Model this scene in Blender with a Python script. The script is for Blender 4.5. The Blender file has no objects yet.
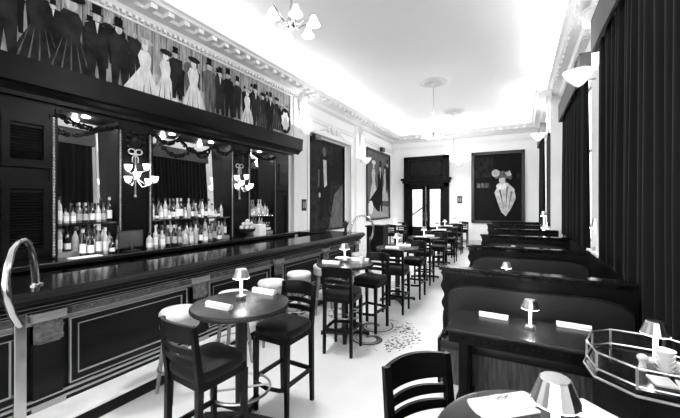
import bpy, bmesh, math, random
from math import sin, cos, pi, radians as R
from mathutils import Vector, Matrix
rnd = random.Random(7)
S = bpy.context.scene
C = S.collection

# ---------------------------------------------------------------- camera, world, lights, exposure
cd = bpy.data.cameras.new('camera'); cam = bpy.data.objects.new('camera', cd); C.objects.link(cam)
cam.location = (0, 0, 1.85)
cam.rotation_euler = (pi/2, 0, math.atan(179/330))
cd.sensor_fit = 'HORIZONTAL'; cd.sensor_width = 36; cd.lens = 36*330/680
cd.shift_y = -5/680; cd.clip_start = 0.05; cd.clip_end = 200
S.camera = cam
S.view_settings.view_transform = 'Standard'; S.view_settings.look = 'None'
S.view_settings.gamma = 1; S.view_settings.use_curve_mapping = False
S.view_settings.exposure = 0.42
W = bpy.data.worlds.new('world'); S.world = W; W.use_nodes = True
W.node_tree.nodes['Background'].inputs[0].default_value = (1, 1, 1, 1)
W.node_tree.nodes['Background'].inputs[1].default_value = 5.5
S.cycles.use_denoising = True
S.cycles.max_bounces = 8; S.cycles.diffuse_bounces = 5; S.cycles.sample_clamp_indirect = 6
S.cycles.caustics_reflective = False; S.cycles.caustics_refractive = False

def area(name, loc, rot, sx, sy, power):
    d = bpy.data.lights.new(name, 'AREA'); d.shape = 'RECTANGLE'; d.size = sx; d.size_y = sy; d.energy = power
    o = bpy.data.objects.new(name, d); C.objects.link(o); o.location = loc; o.rotation_euler = rot
    return o
def point(name, loc, power, rad=.05, parent=None):
    d = bpy.data.lights.new(name, 'POINT'); d.energy = power; d.shadow_soft_size = rad
    o = bpy.data.objects.new(name, d); C.objects.link(o); o.location = loc
    if parent: o.parent = parent
    return o
# strips of cove lighting lying in the trough behind the cornice, shining up at the ceiling
COVE = 230
area('cove_light', (-5.42, 6.5, 5.3), (0, R(-115), 0), .25, 17.5, COVE)
area('cove_light', (1.0, 4.4, 5.3), (0, R(115), 0), .2, 12.5, COVE*.65)
area('cove_light', (0.68, 13.7, 5.3), (0, R(115), 0), .2, 4.6, COVE*.25)
area('cove_light', (-2.4, 15.85, 5.24), (R(-115), 0, 0), 5.6, .22, COVE*.35)
CHAND = 200
LAMP = 1.1

# ---------------------------------------------------------------- materials
def mat(name, v, rough=.5, metal=0, coat=0, noise=None, bump=None, trans=0, emit=0, sheen=0, spec=.5, ior=1.45):
    m = bpy.data.materials.new(name); m.use_nodes = True
    nt = m.node_tree; b = nt.nodes['Principled BSDF']
    b.inputs['Base Color'].default_value = (v, v, v, 1)
    b.inputs['Roughness'].default_value = rough; b.inputs['Metallic'].default_value = metal
    b.inputs['Coat Weight'].default_value = coat; b.inputs['Coat Roughness'].default_value = .08
    b.inputs['Transmission Weight'].default_value = trans; b.inputs['IOR'].default_value = ior
    b.inputs['Specular IOR Level'].default_value = spec
    if sheen: b.inputs['Sheen Weight'].default_value = sheen; b.inputs['Sheen Roughness'].default_value = .4
    if emit:
        b.inputs['Emission Color'].default_value = (1, 1, 1, 1); b.inputs['Emission Strength'].default_value = emit
    tc = nt.nodes.new('ShaderNodeTexCoord'); mp = nt.nodes.new('ShaderNodeMapping'); nt.links.new(tc.outputs['Object'], mp.inputs[0])
    if noise:
        lo, hi, sc, stretch = noise
        mp.inputs['Scale'].default_value = stretch
        n = nt.nodes.new('ShaderNodeTexNoise'); n.inputs['Scale'].default_value = sc; n.inputs['Detail'].default_value = 5
        cr = nt.nodes.new('ShaderNodeValToRGB')
        cr.color_ramp.elements[0].position = .3; cr.color_ramp.elements[1].position = .7
        cr.color_ramp.elements[0].color = (lo, lo, lo, 1); cr.color_ramp.elements[1].color = (hi, hi, hi, 1)
        nt.links.new(mp.outputs[0], n.inputs[0]); nt.links.new(n.outputs[0], cr.inputs[0]); nt.links.new(cr.outputs[0], b.inputs['Base Color'])
    if bump:
        sc, st, dist = bump
        n2 = nt.nodes.new('ShaderNodeTexNoise'); n2.inputs['Scale'].default_value = sc; n2.inputs['Detail'].default_value = 3
        bp = nt.nodes.new('ShaderNodeBump'); bp.inputs['Strength'].default_value = st; bp.inputs['Distance'].default_value = dist
        nt.links.new(tc.outputs['Object'], n2.inputs[0]); nt.links.new(n2.outputs[0], bp.inputs['Height']); nt.links.new(bp.outputs[0], b.inputs['Normal'])
    return m
M = {}
M['plaster'] = mat('white_plaster', .82, .75, noise=(.80, .84, 1.5, (1, 1, 1)))
M['ceiling'] = mat('ceiling_paint', .8, .8, noise=(.78, .81, .7, (1, 1, 1)))
M['ornament'] = mat('plaster_ornament', .74, .6)
M['floor'] = mat('white_terrazzo', .72, .35, noise=(.66, .78, 1.4, (1, 1, 1)), bump=(6, .05, .01))
M['mosaic'] = mat('grey_mosaic', .05, .5)
M['carpet'] = mat('ribbed_carpet', .2, .95, noise=(.1, .3, 60, (1, .3, 1)))
M['wood'] = mat('black_wood', .005, .36, spec=.12, noise=(.003, .009, 5, (1, .15, 1)))
M['panelwood'] = mat('panel_wood', .006, .34, spec=.16, noise=(.004, .013, 5, (1, .2, 1)))
M['chairwood'] = mat('chair_wood', .004, .34, spec=.16)
M['bartop'] = mat('bar_top_lacquer', .006, .13, spec=.3, noise=(.004, .014, 7, (1, .1, 1)))
M['tabletop'] = mat('table_top_lacquer', .022, .24, spec=.24, noise=(.014, .034, 6, (1, .2, 1)))
M['carved'] = mat('carved_walnut', .16, .2, metal=.35, coat=.5, noise=(.1, .24, 20, (1, 1, 1)))
M['mould_highlight'] = mat('moulding_highlight', .32, .22, coat=.6)  # pale tone paints the highlights of the dark wood mouldings into their colour
M['leather'] = mat('dark_leather', .016, .42, spec=.35, bump=(90, .12, .003))
M['ribbed'] = mat('ribbed_bench_fabric', .1, .9, noise=(.04, .15, 40, (1, .1, .1)))
M['seatfabric'] = mat('dark_seat_fabric', .005, .6, sheen=.08, spec=.2, bump=(40, .2, .004))
M['velvet'] = mat('dark_velvet', .006, .8, sheen=.08, spec=.12)
M['valance'] = mat('valance_fabric', .06, .8, sheen=.1)
M['brass'] = mat('polished_brass', .55, .16, metal=1)
M['chrome'] = mat('ribbed_chrome', .6, .3, metal=1)
M['iron'] = mat('black_iron', .02, .35, metal=.4)
M['mirror'] = mat('mirror_glass', .8, .015, metal=1)
M['marble'] = mat('white_marble', .8, .25, noise=(.7, .86, 4, (1, 1, 1)))
M['rose'] = mat('grey_plaster_rose', .5, .7)
M['linen'] = mat('white_linen', .86, .8, bump=(120, .1, .002))
M['china'] = mat('white_china', .84, .15, coat=.4)
M['vinyl'] = mat('pale_vinyl', .62, .4, noise=(.5, .7, 12, (1, 1, 1)))
M['vinylside'] = mat('grey_vinyl_band', .34, .4)
M['palewood'] = mat('pale_stool_wood', .2, .3, coat=.4, noise=(.1, .3, 14, (1, 1, .2)))
M['glow'] = mat('lamp_glow', 1, .5, emit=7)
M['stemglow'] = mat('lit_acrylic', .85, .3, emit=.9)
M['bulb'] = mat('lit_bulb', 1, .5, emit=14)
M['shadeglass'] = mat('frosted_lit_glass', .9, .4, emit=2)
M['bowl'] = mat('frosted_bowl', .86, .4, emit=.35)
M['bdark'] = mat('dark_bottle_glass', .012, .06, coat=.5)
M['bmid'] = mat('amber_bottle_glass', .10, .08, coat=.5)
M['bclear'] = mat('clear_bottle_glass', .8, .05, trans=.4)
M['blabel'] = mat('paper_label', .8, .6)
M['blabel2'] = mat('grey_paper_label', .38, .6)
M['cap'] = mat('bottle_cap', .03, .4)
M['capw'] = mat('pale_bottle_cap', .5, .4)
M['garland'] = mat('garland_leaves', .006, .8, spec=.1)
M['glass'] = mat('clear_shelf_glass', .7, .05, trans=.6)
M['plastic'] = mat('black_plastic', .015, .3)
M['screen'] = mat('dim_screen', .07, .15, coat=.5)
M['frame'] = mat('dark_picture_frame', .03, .4)
M['fruit'] = mat('pale_fruit_skin', .42, .45, noise=(.25, .55, 9, (1, 1, 1)))
M['c_black'] = mat('paint_black', .006, .6, spec=.1)
M['c_dark'] = mat('paint_dark_grey', .014, .6, spec=.1, noise=(.004, .028, 5, (1, 1, 1)))
M['c_mid'] = mat('paint_mid_grey', .09, .6, spec=.15, noise=(.03, .17, 9, (1, 4, .5)))
M['c_back'] = mat('paint_backdrop', .28, .6, noise=(.13, .45, 5, (1, 7, .6)))
M['c_lite'] = mat('paint_pale_grey', .42, .6, noise=(.28, .6, 6, (1, 3, 1)))
M['c_pale'] = mat('paint_near_white', .62, .6, noise=(.5, .76, 6, (1, 3, 1)))
def window_glass():
    m = bpy.data.materials.new('window_pane'); m.use_nodes = True; nt = m.node_tree; nt.nodes.clear()
    o = nt.nodes.new('ShaderNodeOutputMaterial'); mx = nt.nodes.new('ShaderNodeMixShader'); mx.inputs[0].default_value = .08
    t = nt.nodes.new('ShaderNodeBsdfTransparent'); g = nt.nodes.new('ShaderNodeBsdfGlossy'); g.inputs['Roughness'].default_value = .02
    nt.links.new(t.outputs[0], mx.inputs[1]); nt.links.new(g.outputs[0], mx.inputs[2]); nt.links.new(mx.outputs[0], o.inputs[0])
    return m
M['pane'] = window_glass()

# ---------------------------------------------------------------- mesh helpers
class MB:
    def __init__(s): s.bm = bmesh.new()
    def add(s, verts, faces, mi=0):
        vs = [s.bm.verts.new(v) for v in verts]
        for f in faces:
            try:
                q = s.bm.faces.new([vs[i] for i in f]); q.material_index = mi
            except ValueError: pass
        return s
    def box(s, x0, x1, y0, y1, z0, z1, bev=0):
        if bev:
            t = bmesh.new(); bmesh.ops.create_cube(t, size=1)
            for v in t.verts: v.co = Vector(((x0+x1)/2+v.co.x*(x1-x0), (y0+y1)/2+v.co.y*(y1-y0), (z0+z1)/2+v.co.z*(z1-z0)))
            bmesh.ops.bevel(t, geom=t.edges[:], offset=bev, segments=2, affect='EDGES', profile=.5)
            return s.merge(t)
        v = [(x, y, z) for x in (x0, x1) for y in (y0, y1) for z in (z0, z1)]
        return s.add(v, [(0,1,3,2), (4,6,7,5), (0,4,5,1), (2,3,7,6), (0,2,6,4), (1,5,7,3)])
    def merge(s, t, mtx=None):
        t.verts.index_update()
        co = [tuple(mtx @ v.co) if mtx else tuple(v.co) for v in t.verts]
        s.add(co, [tuple(v.index for v in f.verts) for f in t.faces]); t.free(); return s
    def lathe(s, prof, seg=24, c=(0,0,0), sx=1, sy=1, mi=0):
        vs, fs = [], []
        for r, z in prof:
            for k in range(seg):
                a = 2*pi*k/seg; vs.append((c[0]+r*cos(a)*sx, c[1]+r*sin(a)*sy, c[2]+z))
        n = len(prof)
        for i in range(n-1):
            for k in range(seg):
                k2 = (k+1) % seg; fs.append((i*seg+k, i*seg+k2, (i+1)*seg+k2, (i+1)*seg+k))
        fs.append(tuple(reversed(range(seg)))); fs.append(tuple((n-1)*seg+k for k in range(seg)))
        return s.add(vs, fs, mi)
    def bar(s, a, b, w, d=None, w2=None, d2=None, up=(0,0,1)):
        a, b = Vector(a), Vector(b); d = d or w; w2 = w2 or w; d2 = d2 or d
        t = (b-a).normalized(); u = Vector(up)
        if abs(t.dot(u)) > .95: u = Vector((0,1,0))
        x = t.cross(u).normalized(); y = x.cross(t).normalized()
        vs = []
        for p, ww, dd in ((a, w, d), (b, w2, d2)):
            for i, j in ((-1,-1), (1,-1), (1,1), (-1,1)): vs.append(tuple(p + x*i*ww/2 + y*j*dd/2))
        return s.add(vs, [(0,3,2,1), (4,5,6,7), (0,1,5,4), (1,2,6,5), (2,3,7,6), (3,0,4,7)])
    def tube(s, pts, r, seg=8, closed=False, flat=None, rs=None):
        pts = [Vector(p) for p in pts]; n = len(pts); rings = []; prev = None
        for i, p in enumerate(pts):
            t = (pts[(i+1) % n]-pts[i-1]) if closed else (pts[min(i+1, n-1)]-pts[max(i-1, 0)])
            t.normalize()
            if prev is None:
                u = Vector((0,0,1)) if abs(t.z) < .9 else Vector((0,1,0))
            else: u = prev
            x = t.cross(u).normalized(); y = x.cross(t).normalized(); prev = y
            rr = rs[i] if rs else r
            rings.append([tuple(p + x*cos(2*pi*k/seg)*rr*(flat[0] if flat else 1) + y*sin(2*pi*k/seg)*rr*(flat[1] if flat else 1)) for k in range(seg)])
        vs = [v for q in rings for v in q]; fs = []
        for i in range(n if closed else n-1):
            j = (i+1) % n
            for k in range(seg):
                k2 = (k+1) % seg; fs.append((i*seg+k, i*seg+k2, j*seg+k2, j*seg+k))
        if not closed:
            fs.append(tuple(reversed(range(seg)))); fs.append(tuple((n-1)*seg+k for k in range(seg)))
        return s.add(vs, fs)
    def prism(s, poly, axis, a, b, mi=0):
        n = len(poly)
        def P(p, t): return {'x': (t, p[0], p[1]), 'y': (p[0], t, p[1]), 'z': (p[0], p[1], t)}[axis]
        vs = [P(p, a) for p in poly]+[P(p, b) for p in poly]
        fs = [tuple(range(n)), tuple(reversed(range(n, 2*n)))]+[(i, i+n, (i+1) % n+n, (i+1) % n) for i in range(n)]
        return s.add(vs, fs, mi)
    def ball(s, c, r, sub=1, sc=(1,1,1)):
        t = bmesh.new(); bmesh.ops.create_icosphere(t, subdivisions=sub, radius=r)
        return s.merge(t, Matrix.Translation(c) @ Matrix.Diagonal((*sc, 1)))
def put(name, mb, m, parent=None, smooth=False, loc=(0,0,0), rz=0):
    bmesh.ops.recalc_face_normals(mb.bm, faces=mb.bm.faces[:])
    me = bpy.data.meshes.new(name); mb.bm.to_mesh(me); mb.bm.free()
    for x in (m if isinstance(m, list) else [m]): me.materials.append(M[x])
    if smooth:
        for p in me.polygons: p.use_smooth = True
        try: me.set_sharp_from_angle(angle=R(40))
        except Exception: pass
    o = bpy.data.objects.new(name, me); C.objects.link(o); o.location = loc; o.rotation_euler = (0, 0, rz)
    if parent: o.parent = parent
    return o
def tag(o, label, cat, group=None):
    o['label'] = label; o['category'] = cat
    if group: o['group'] = group
    return o
def thing(name, label, cat, loc=(0,0,0), rz=0, group=None):
    o = bpy.data.objects.new(name, None); C.objects.link(o); o.location = loc; o.rotation_euler = (0, 0, rz)
    o.empty_display_size = .05
    return tag(o, label, cat, group)
def struct(name, mb, m, parent=None, smooth=False):
    o = put(name, mb, m, parent, smooth)
    if not parent: o['kind'] = 'structure'
    return o
def dup(root, loc, rz, label, group=None):
    r = root.copy(); C.objects.link(r); r.location = loc; r.rotation_euler = (0, 0, rz); r['label'] = label
    if group: r['group'] = group
    for ch in list(root.children):
        c = ch.copy(); C.objects.link(c); c.parent = r
        for g in ch.children:
            d = g.copy(); C.objects.link(d); d.parent = c
    return r

# ---------------------------------------------------------------- room shell
XL, XR, XR2, YB, YF, ZC = -5.65, 1.15, .82, 16.0, -2.6, 5.5
YJ = 11.48
fl = struct('floor', MB().box(XL-.4, XR+.3, YF-.2, YB+.2, -.1, 0), 'floor')
# mosaic ornament set in the floor
mo = MB()
def spiral(cx, cy, r0, r1, a0, a1, w, n=40):
    vs, fs = [], []
    for i in range(n+1):
        t = i/n; a = a0+(a1-a0)*t; r = r0+(r1-r0)*t; ww = w*(.35+.65*sin(pi*min(1, t*1.1+.05)))
        for q in (-ww, ww): vs.append((cx+(r+q)*cos(a), cy+(r+q)*sin(a), .002))
    for i in range(n): fs.append((2*i, 2*i+1, 2*i+3, 2*i+2))
    mo.add(vs, fs)
MX, MY = -1.78, 4.42
spiral(MX-.15, MY+.22, .05, .30, 0, 7.2, .028); spiral(MX-.02, MY-.24, .05, .30, 3.1, -4.2, .028)
spiral(MX-.02, MY-.24, .03, .22, 2.6, -3.6, .012); spiral(MX-.15, MY+.22, .03, .2, .5, 6.4, .012)
for k in range(150):
    a = rnd.uniform(-1.0, 1.2); r = .2+.42*abs(rnd.gauss(.6, .3)); 
    if r > .66: continue
    x, y = MX+.05+r*cos(a)*.85, MY+r*sin(a)*1.05; t = rnd.uniform(0, pi); l = rnd.uniform(.018, .034); w = l*.42
    mo.add([(x+l*cos(t), y+l*sin(t), .002), (x-w*sin(t), y+w*cos(t), .002), (x-l*cos(t), y-l*sin(t), .002), (x+w*sin(t), y-w*cos(t), .002)], [(0,1,2,3)])
for k in range(70):
    a = rnd.uniform(0, 2*pi); r = rnd.uniform(.56, .62); x, y = MX-.08+r*cos(a), MY+r*sin(a); l = .02
    t = a+1.57
    mo.add([(x+l*cos(t), y+l*sin(t), .002), (x-.5*l*sin(t), y+.5*l*cos(t), .002), (x-l*cos(t), y-l*sin(t), .002), (x+.5*l*sin(t), y-.5*l*cos(t), .002)], [(0,1,2,3)])
put('mosaic_inlay', mo, 'mosaic', fl)
cp = struct('floor_carpet', MB().box(-.52, XR, 1.9, YB, 0, .008), 'carpet')
ce = struct('ceiling', MB().box(XL-.4, XR+.3, YF-.2, YB+.2, ZC, ZC+.1), 'ceiling')

# left wall with the shallow recess of the first picture
wl = MB()
RY0, RY1, RZ1 = 8.42, 11.25, 4.08
wl.box(XL-.4, XL, YF, RY0, 0, ZC); wl.box(XL-.4, XL, RY1, YB, 0, ZC)
wl.box(XL-.4, XL, RY0, RY1, RZ1, ZC); wl.box(XL-.4, XL-.18, RY0, RY1, 0, RZ1)
struct('wall_left', wl, 'plaster')
# right wall: windows behind the curtains
wr = MB()
WIN = [(2.7, 5.9), (7.3, 10.3)]
ys = [YF]
for a, b in WIN:
    wr.box(XR, XR+.3, ys[-1], a, 0, ZC); wr.box(XR, XR+.3, a, b, 0, 1.1); wr.box(XR, XR+.3, a, b, 4.2, ZC); ys.append(b)
wr.box(XR, XR+.3, ys[-1], YJ, 0, ZC)
wr.box(XR2, XR+.3, YJ, 12.8, 0, ZC); wr.box(XR2, XR+.3, 12.8, 14.7, 0, 1.1); wr.box(XR2, XR+.3, 12.8, 14.7, 4.2, ZC); wr.box(XR2, XR+.3, 14.7, YB, 0, ZC)
struct('wall_right', wr, 'plaster')
for i, (a, b, x) in enumerate([(2.7, 5.9, XR+.12), (7.3, 10.3, XR+.12), (12.8, 14.7, XR2+.12)]):
    f = MB()
    for y in (a, (a+b)/2-.03, b-.06): f.box(x, x+.07, y, y+.06, 1.1, 4.2)
    for z in (1.1, 2.9, 4.14): f.box(x, x+.07, a, b, z, z+.06)
    w = struct('window_%d' % (i+1), f, 'plaster')
    put('pane', MB().box(x+.03, x+.036, a, b, 1.1, 4.2), 'pane', w)
struct('trim_1', MB().box(XR-.05, XR+.02, YF, YJ, 1.06, 1.1).box(XR-.14, XR, 6.06, 6.94, 1.06, 1.1).box(XR2-.05, XR2+.02, YJ, YB, 1.06, 1.1).box(XR2-.2, XR2, 12.05, 12.55, 1.06, 1.1), 'plaster')
# back wall with the double door opening
DX0, DX1 = -5.02, -2.86
wb = MB()
wb.box(XL-.4, -4.85, YB, YB+.25, 0, ZC); wb.box(-3.0, XR+.3, YB, YB+.25, 0, ZC); wb.box(-4.85, -3.0, YB, YB+.25, 4.0, ZC)
struct('wall_back', wb, 'plaster')
# rear wall behind the camera: unseen tall windows added to admit fill light
wf = MB(); xs = [(-5.2, -3.5), (-3.1, -1.4), (-1.0, .7)]; px = XL-.4
for a, b in xs:
    wf.box(px, a, YF-.2, YF, 0, ZC); wf.box(a, b, YF-.2, YF, 0, .8); wf.box(a, b, YF-.2, YF, 4.4, ZC); px = b
wf.box(px, XR+.3, YF-.2, YF, 0, ZC)
struct('wall_rear', wf, 'plaster')
for i, (a, b) in enumerate(xs):
    f = MB()
    for x in (a, (a+b)/2-.03, b-.06): f.box(x, x+.06, YF-.13, YF-.07, .8, 4.4)
    for z in (.8, 3.0, 4.34): f.box(a, b, YF-.13, YF-.07, z, z+.06)
    w = struct('window_%d' % (i+4), f, 'plaster')
    put('pane', MB().box(a, b, YF-.103, YF-.097, .8, 4.4), 'pane', w)

# lobby beyond the doors
lb = MB()
lb.box(-6.2, -1.6, YB+3.0, YB+3.1, 0, 4.6); lb.box(-6.3, -6.2, YB+.25, YB+3.1, 0, 4.6); lb.box(-1.6, -1.5, YB+.25, YB+3.1, 0, 4.6)
lb.box(-6.3, -1.5, YB+.25, YB+3.1, 4.5, 4.6); lb.box(-6.3, -1.5, YB+.25, YB+3.1, -.1, 0)
struct('wall_lobby', lb, 'plaster')
point('lobby_lamp', (-3.9, YB+1.3, 4.0), 230, .2)
hr = thing('stair_handrail', 'dark handrail slanting upward beyond the left glass of the double door', 'handrail', (-4.5, YB+.9, 0))
put('rail', MB().tube([(-.5, 0, 1.2), (.55, 0, 1.95)], .04), 'iron', hr, True)
for x in (-.4, .45): put('post', MB().bar((x, 0, 0), (x, 0, 1.25+(x+.4)*.7), .035), 'iron', hr)

# ---- cornice: one moulding per wall, dentils included
def cornice(name, wall, lo, hi, ax, sgn, pr=.58):
    m = MB()
    prof = [(0, 4.88), (.05, 4.88), (.07, 4.93), (.12, 4.94), (.16, 5.0), (.3, 5.02), (.32, 5.07), (pr-.08, 5.09), (pr-.05, 5.13), (pr, 5.15), (pr, 5.24), (pr-.06, 5.24), (pr-.06, 5.14), (0, 5.14)]
    prof = [(wall+sgn*p, z) for p, z in prof]
    m.prism(prof, 'y' if ax == 'x' else 'x', lo, hi)
    t = lo+.1
    while t < hi-.1:
        a, b = sorted((wall+sgn*.3, wall+sgn*(pr-.1)))
        if ax == 'x': m.box(a, b, t, t+.11, 5.01, 5.085)
        else: m.box(t, t+.11, a, b, 5.01, 5.085)
        t += .3
    t = lo+.05
    while t < hi-.05:
        a, b = sorted((wall+sgn*.05, wall+sgn*.13))
        if ax == 'x': m.box(a, b, t, t+.05, 4.89, 4.945)
        else: m.box(t, t+.05, a, b, 4.89, 4.945)
        t += .1
    return struct(name, m, 'ornament')
cornice('trim_2', XL, YF, YB, 'x', 1)
cornice('trim_3', XR, YF, YJ, 'x', -1, .44)
cornice('trim_4', XR2, YJ-.35, YB, 'x', -1, .4)
cornice('trim_5', YB, XL, XR, 'y', -1, .5)
# picture rail moulding and wall trims
struct('trim_6', MB().box(XL, XL+.05, 7.6, YB, 4.42, 4.5).box(XL, XL+.08, 7.6, YB, 4.5, 4.54), 'ornament')
struct('trim_7', MB().box(XL, XR2, YB-.05, YB, 4.55, 4.63).box(XL, XR2, YB-.08, YB, 4.63, 4.67), 'ornament')
struct('trim_8', MB().box(XL, XL+.09, 7.55, 8.15, 0, 4.88).box(XL, XL+.09, 11.6, 12.3, 0, 4.88), 'plaster')
struct('trim_9', MB().box(XR-.08, XR, 6.1, 6.9, 1.1, 4.88).box(XR2-.05, XR2, 12.0, 12.5, 1.1, 4.88), 'plaster')
struct('trim_11', MB().box(XR-.04, XR, YF, YJ, 0, 1.06).box(XR2-.03, XR2, YJ, YB, 0, 1.06), 'wood')
struct('baseboard_back', MB().box(XL, DX0, YB-.03, YB, 0, .22).box(DX1, XR2, YB-.03, YB, 0, .22), 'vinyl')
# frame round the recess
struct('trim_10', MB().box(XL-.02, XL+.03, RY0-.1, RY0, 0, RZ1+.1).box(XL-.02, XL+.03, RY1, RY1+.1, 0, RZ1+.1).box(XL-.02, XL+.03, RY0-.1, RY1+.1, RZ1, RZ1+.1), 'ornament')
def scroll(label, x, y, z, sgn, s=1.0, ax='x'):
    """carved acanthus bracket: volute on top, hanging leaves below"""
    b = thing('scroll_bracket', label, 'bracket', (x, y, z), 0 if sgn > 0 else pi, 'carved plaster brackets under the cornice')
    if ax == 'y': b.rotation_euler = (0, 0, -pi/2)
    v = MB()
    sp = [(.10*s+.17*s*(1-t/26)*cos(t*.42), 0, .05*s+.17*s*(1-t/26)*sin(t*.42)) for t in range(25)]
    for dy in (-.13*s, .13*s): v.tube([(p[0], dy, p[2]) for p in sp], .03*s, 7)
    v.lathe([(.001, -.16*s), (.12*s, -.15*s), (.15*s, 0), (.12*s, .15*s), (.001, .16*s)], 14)
    for w in v.bm.verts[-70:]: w.co = Vector((w.co.x+.1*s, w.co.z, w.co.y+.05*s))
    put('volute', v, 'ornament', b, True)
    lf = MB()
    for k in range(7):
        zz = -.16*s-.12*s*k; rr = (.12-.011*k)*s
        for dy in (-.5, 0, .5): lf.ball((.04*s, dy*rr*1.6, zz+abs(dy)*.05*s), rr*.7, 1, (.6, .75, 1.0))
    put('leaf_drop', lf, 'ornament', b, True)
    return b
scroll('large carved scroll bracket at the right end of the mural', XL+.1, 7.85, 4.85, 1, .85)
scroll('carved scroll bracket on the left wall between the two pictures', XL+.1, 11.95, 4.65, 1, .8)
scroll('carved scroll bracket on the right wall between the two nearest curtained windows', XR-.08, 6.5, 4.75, -1, .8)
def cartouche(label, x, y, z, s):
    b = MB()
    b.ball((.02, 0, 0), .17*s, 2, (.35, .8, 1))
    for k in range(9):
        a = pi*k/8; b.ball((.02, .28*s*cos(a), .2*s*sin(a)-.08*s), .075*s, 1, (.5, 1, 1))
    for sg in (-1, 1):
        for k in range(5): b.ball((.02, sg*(.3+.11*k)*s, (-.02-.035*k)*s), (.07-.008*k)*s, 1, (.5, 1.3, .8))
    tag(put('wall_cartouche', b, 'ornament', None, True, (x, y, z)), label, 'ornament')
cartouche('white carved plaster cartouche above the recess of the tall dark picture', XL+.02, 9.85, 4.4, 1.1)

# ---------------------------------------------------------------- double door
dr = MB()
y0 = YB-.12
dr.box(DX0, -4.78, y0, YB, 0, 4.15); dr.box(-3.1, DX1, y0, YB, 0, 4.15); dr.box(DX0, DX1, y0, YB, 3.98, 4.15)
dr.box(DX0-.12, DX1+.12, y0-.12, YB, 2.98, 3.1); dr.box(DX0-.06, DX1+.06, y0-.06, YB, 2.86, 2.98); dr.box(DX0, DX1, y0, YB, 2.66, 2.9)
dr.box(DX0-.05, DX1+.05, y0-.03, YB, 0, .3)
door = struct('door_1', dr, 'wood')
for x0, x1 in ((-4.78, -3.95), (-3.93, -3.1)):
    l = MB(); l.box(x0, x0+.18, y0+.03, y0+.1, 0, 2.66); l.box(x1-.16, x1, y0+.03, y0+.1, 0, 2.66); l.box(x0, x1, y0+.03, y0+.1, 0, .75); l.box(x0, x1, y0+.03, y0+.1, 2.55, 2.66)
    lf = put('door_leaf', l, 'wood', door)
    put('pane', MB().box(x0+.18, x1-.16, y0+.06, y0+.066, .75, 2.55), 'pane', lf)
    put('door_handle', MB().tube([(x1-.06 if x0 < -4 else x0+.06, y0-.02, 1.05), (x1-.06 if x0 < -4 else x0+.06, y0-.02, 1.45)], .018), 'brass', lf, True)
tr = MB(); tr.box(-4.78, -3.1, y0+.03, y0+.09, 3.1, 3.98)
put('transom_panel', tr, 'panelwood', door)
put('transom_frame', MB().box(-4.72, -4.62, y0, y0+.05, 3.14, 3.95).box(-3.26, -3.16, y0, y0+.05, 3.14, 3.95).box(-4.72, -3.16, y0, y0+.05, 3.85, 3.95).box(-4.72, -3.16, y0, y0+.05, 3.14, 3.22), 'wood', door)

# ---------------------------------------------------------------- paintings
def ell(cx, cz, rx, rz, n=16, a0=0):
    return [(cx+rx*cos(2*pi*k/n+a0), cz+rz*sin(2*pi*k/n+a0)) for k in range(n)]
class Canvas:
    """flat painted surface: polygons in (u, z), each a hair in front of the last"""
    mats = ['c_black', 'c_dark', 'c_mid', 'c_back', 'c_lite', 'c_pale']
    def __init__(s, to3d): s.m = MB(); s.t = to3d; s.k = 0
    def poly(s, pts, mi):
        s.k += 1
        s.m.add([s.t(u, z, .004+.00012*s.k) for u, z in pts], [tuple(range(len(pts)))], mi)
    def slab(s, u0, u1, z0, z1, mi):
        p = [(u0, z0), (u1, z0), (u1, z1), (u0, z1)]
        s.m.add([s.t(u, z, 0) for u, z in p]+[s.t(u, z, .003) for u, z in p], [(0,1,2,3), (4,5,6,7), (0,1,5,4), (1,2,6,5), (2,3,7,6), (3,0,4,7)], mi)
    def put(s, parent): return put('canvas', s.m, Canvas.mats, parent)
def man(c, u, z0, h, mi=0, hat=True, lean=0.):
    w = h*.15
    c.poly([(u-w*.75, z0), (u-w*.2, z0), (u, z0+h*.3), (u+w*.25, z0), (u+w*.8, z0), (u+w*.85, z0+h*.5), (u+w+lean, z0+h*.76), (u+w*.3+lean, z0+h*.83), (u-w*.3+lean, z0+h*.83), (u-w+lean, z0+h*.75), (u-w*.85, z0+h*.45)], mi)
    c.poly(ell(u+lean, z0+h*.89, h*.05, h*.065, 10), 4)
    if rnd.random() < .5: c.poly([(u-.02*h+lean, z0+h*.82), (u+.03*h+lean, z0+h*.82), (u+.005*h+lean, z0+h*.66)], 5)
    if hat:
        c.poly([(u-h*.085+lean, z0+h*.93), (u+h*.085+lean, z0+h*.93), (u+h*.08+lean, z0+h*.95), (u+h*.055+lean, z0+h*.95), (u+h*.06+lean, z0+h*1.06), (u-h*.06+lean, z0+h*1.06), (u-h*.055+lean, z0+h*.95), (u-h*.08+lean, z0+h*.95)], 0)
def lady(c, u, z0, h, mi=5, hatmi=1, face=4, flip=1):
    w = h*.23
    c.poly([(u-w*1.1, z0), (u+w*1.25, z0), (u+w*.8, z0+h*.3), (u+w*.3*flip+.01, z0+h*.52), (u+w*.45, z0+h*.7), (u+w*.28, z0+h*.79), (u-w*.3, z0+h*.79), (u-w*.5, z0+h*.68), (u-w*.3, z0+h*.5), (u-w*.7, z0+h*.3)], mi)
    c.poly(ell(u, z0+h*.86, h*.055, h*.07, 10), face)
    c.poly(ell(u+.01*h*flip, z0+h*.94, h*.12, h*.05, 12), hatmi)
    if mi == 1:
        for q in (-.9, -.45, 0, .5, .95): c.poly([(u+w*q-.02, z0), (u+w*q+.015, z0), (u+w*q*.35, z0+h*.5)], 2)
    if mi >= 4:
        for q in (-.6, -.1, .5): c.poly([(u+w*q-.012, z0+.02), (u+w*q+.012, z0+.02), (u+w*q*.5, z0+h*.45)], 2 if mi == 5 else 1)
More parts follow.
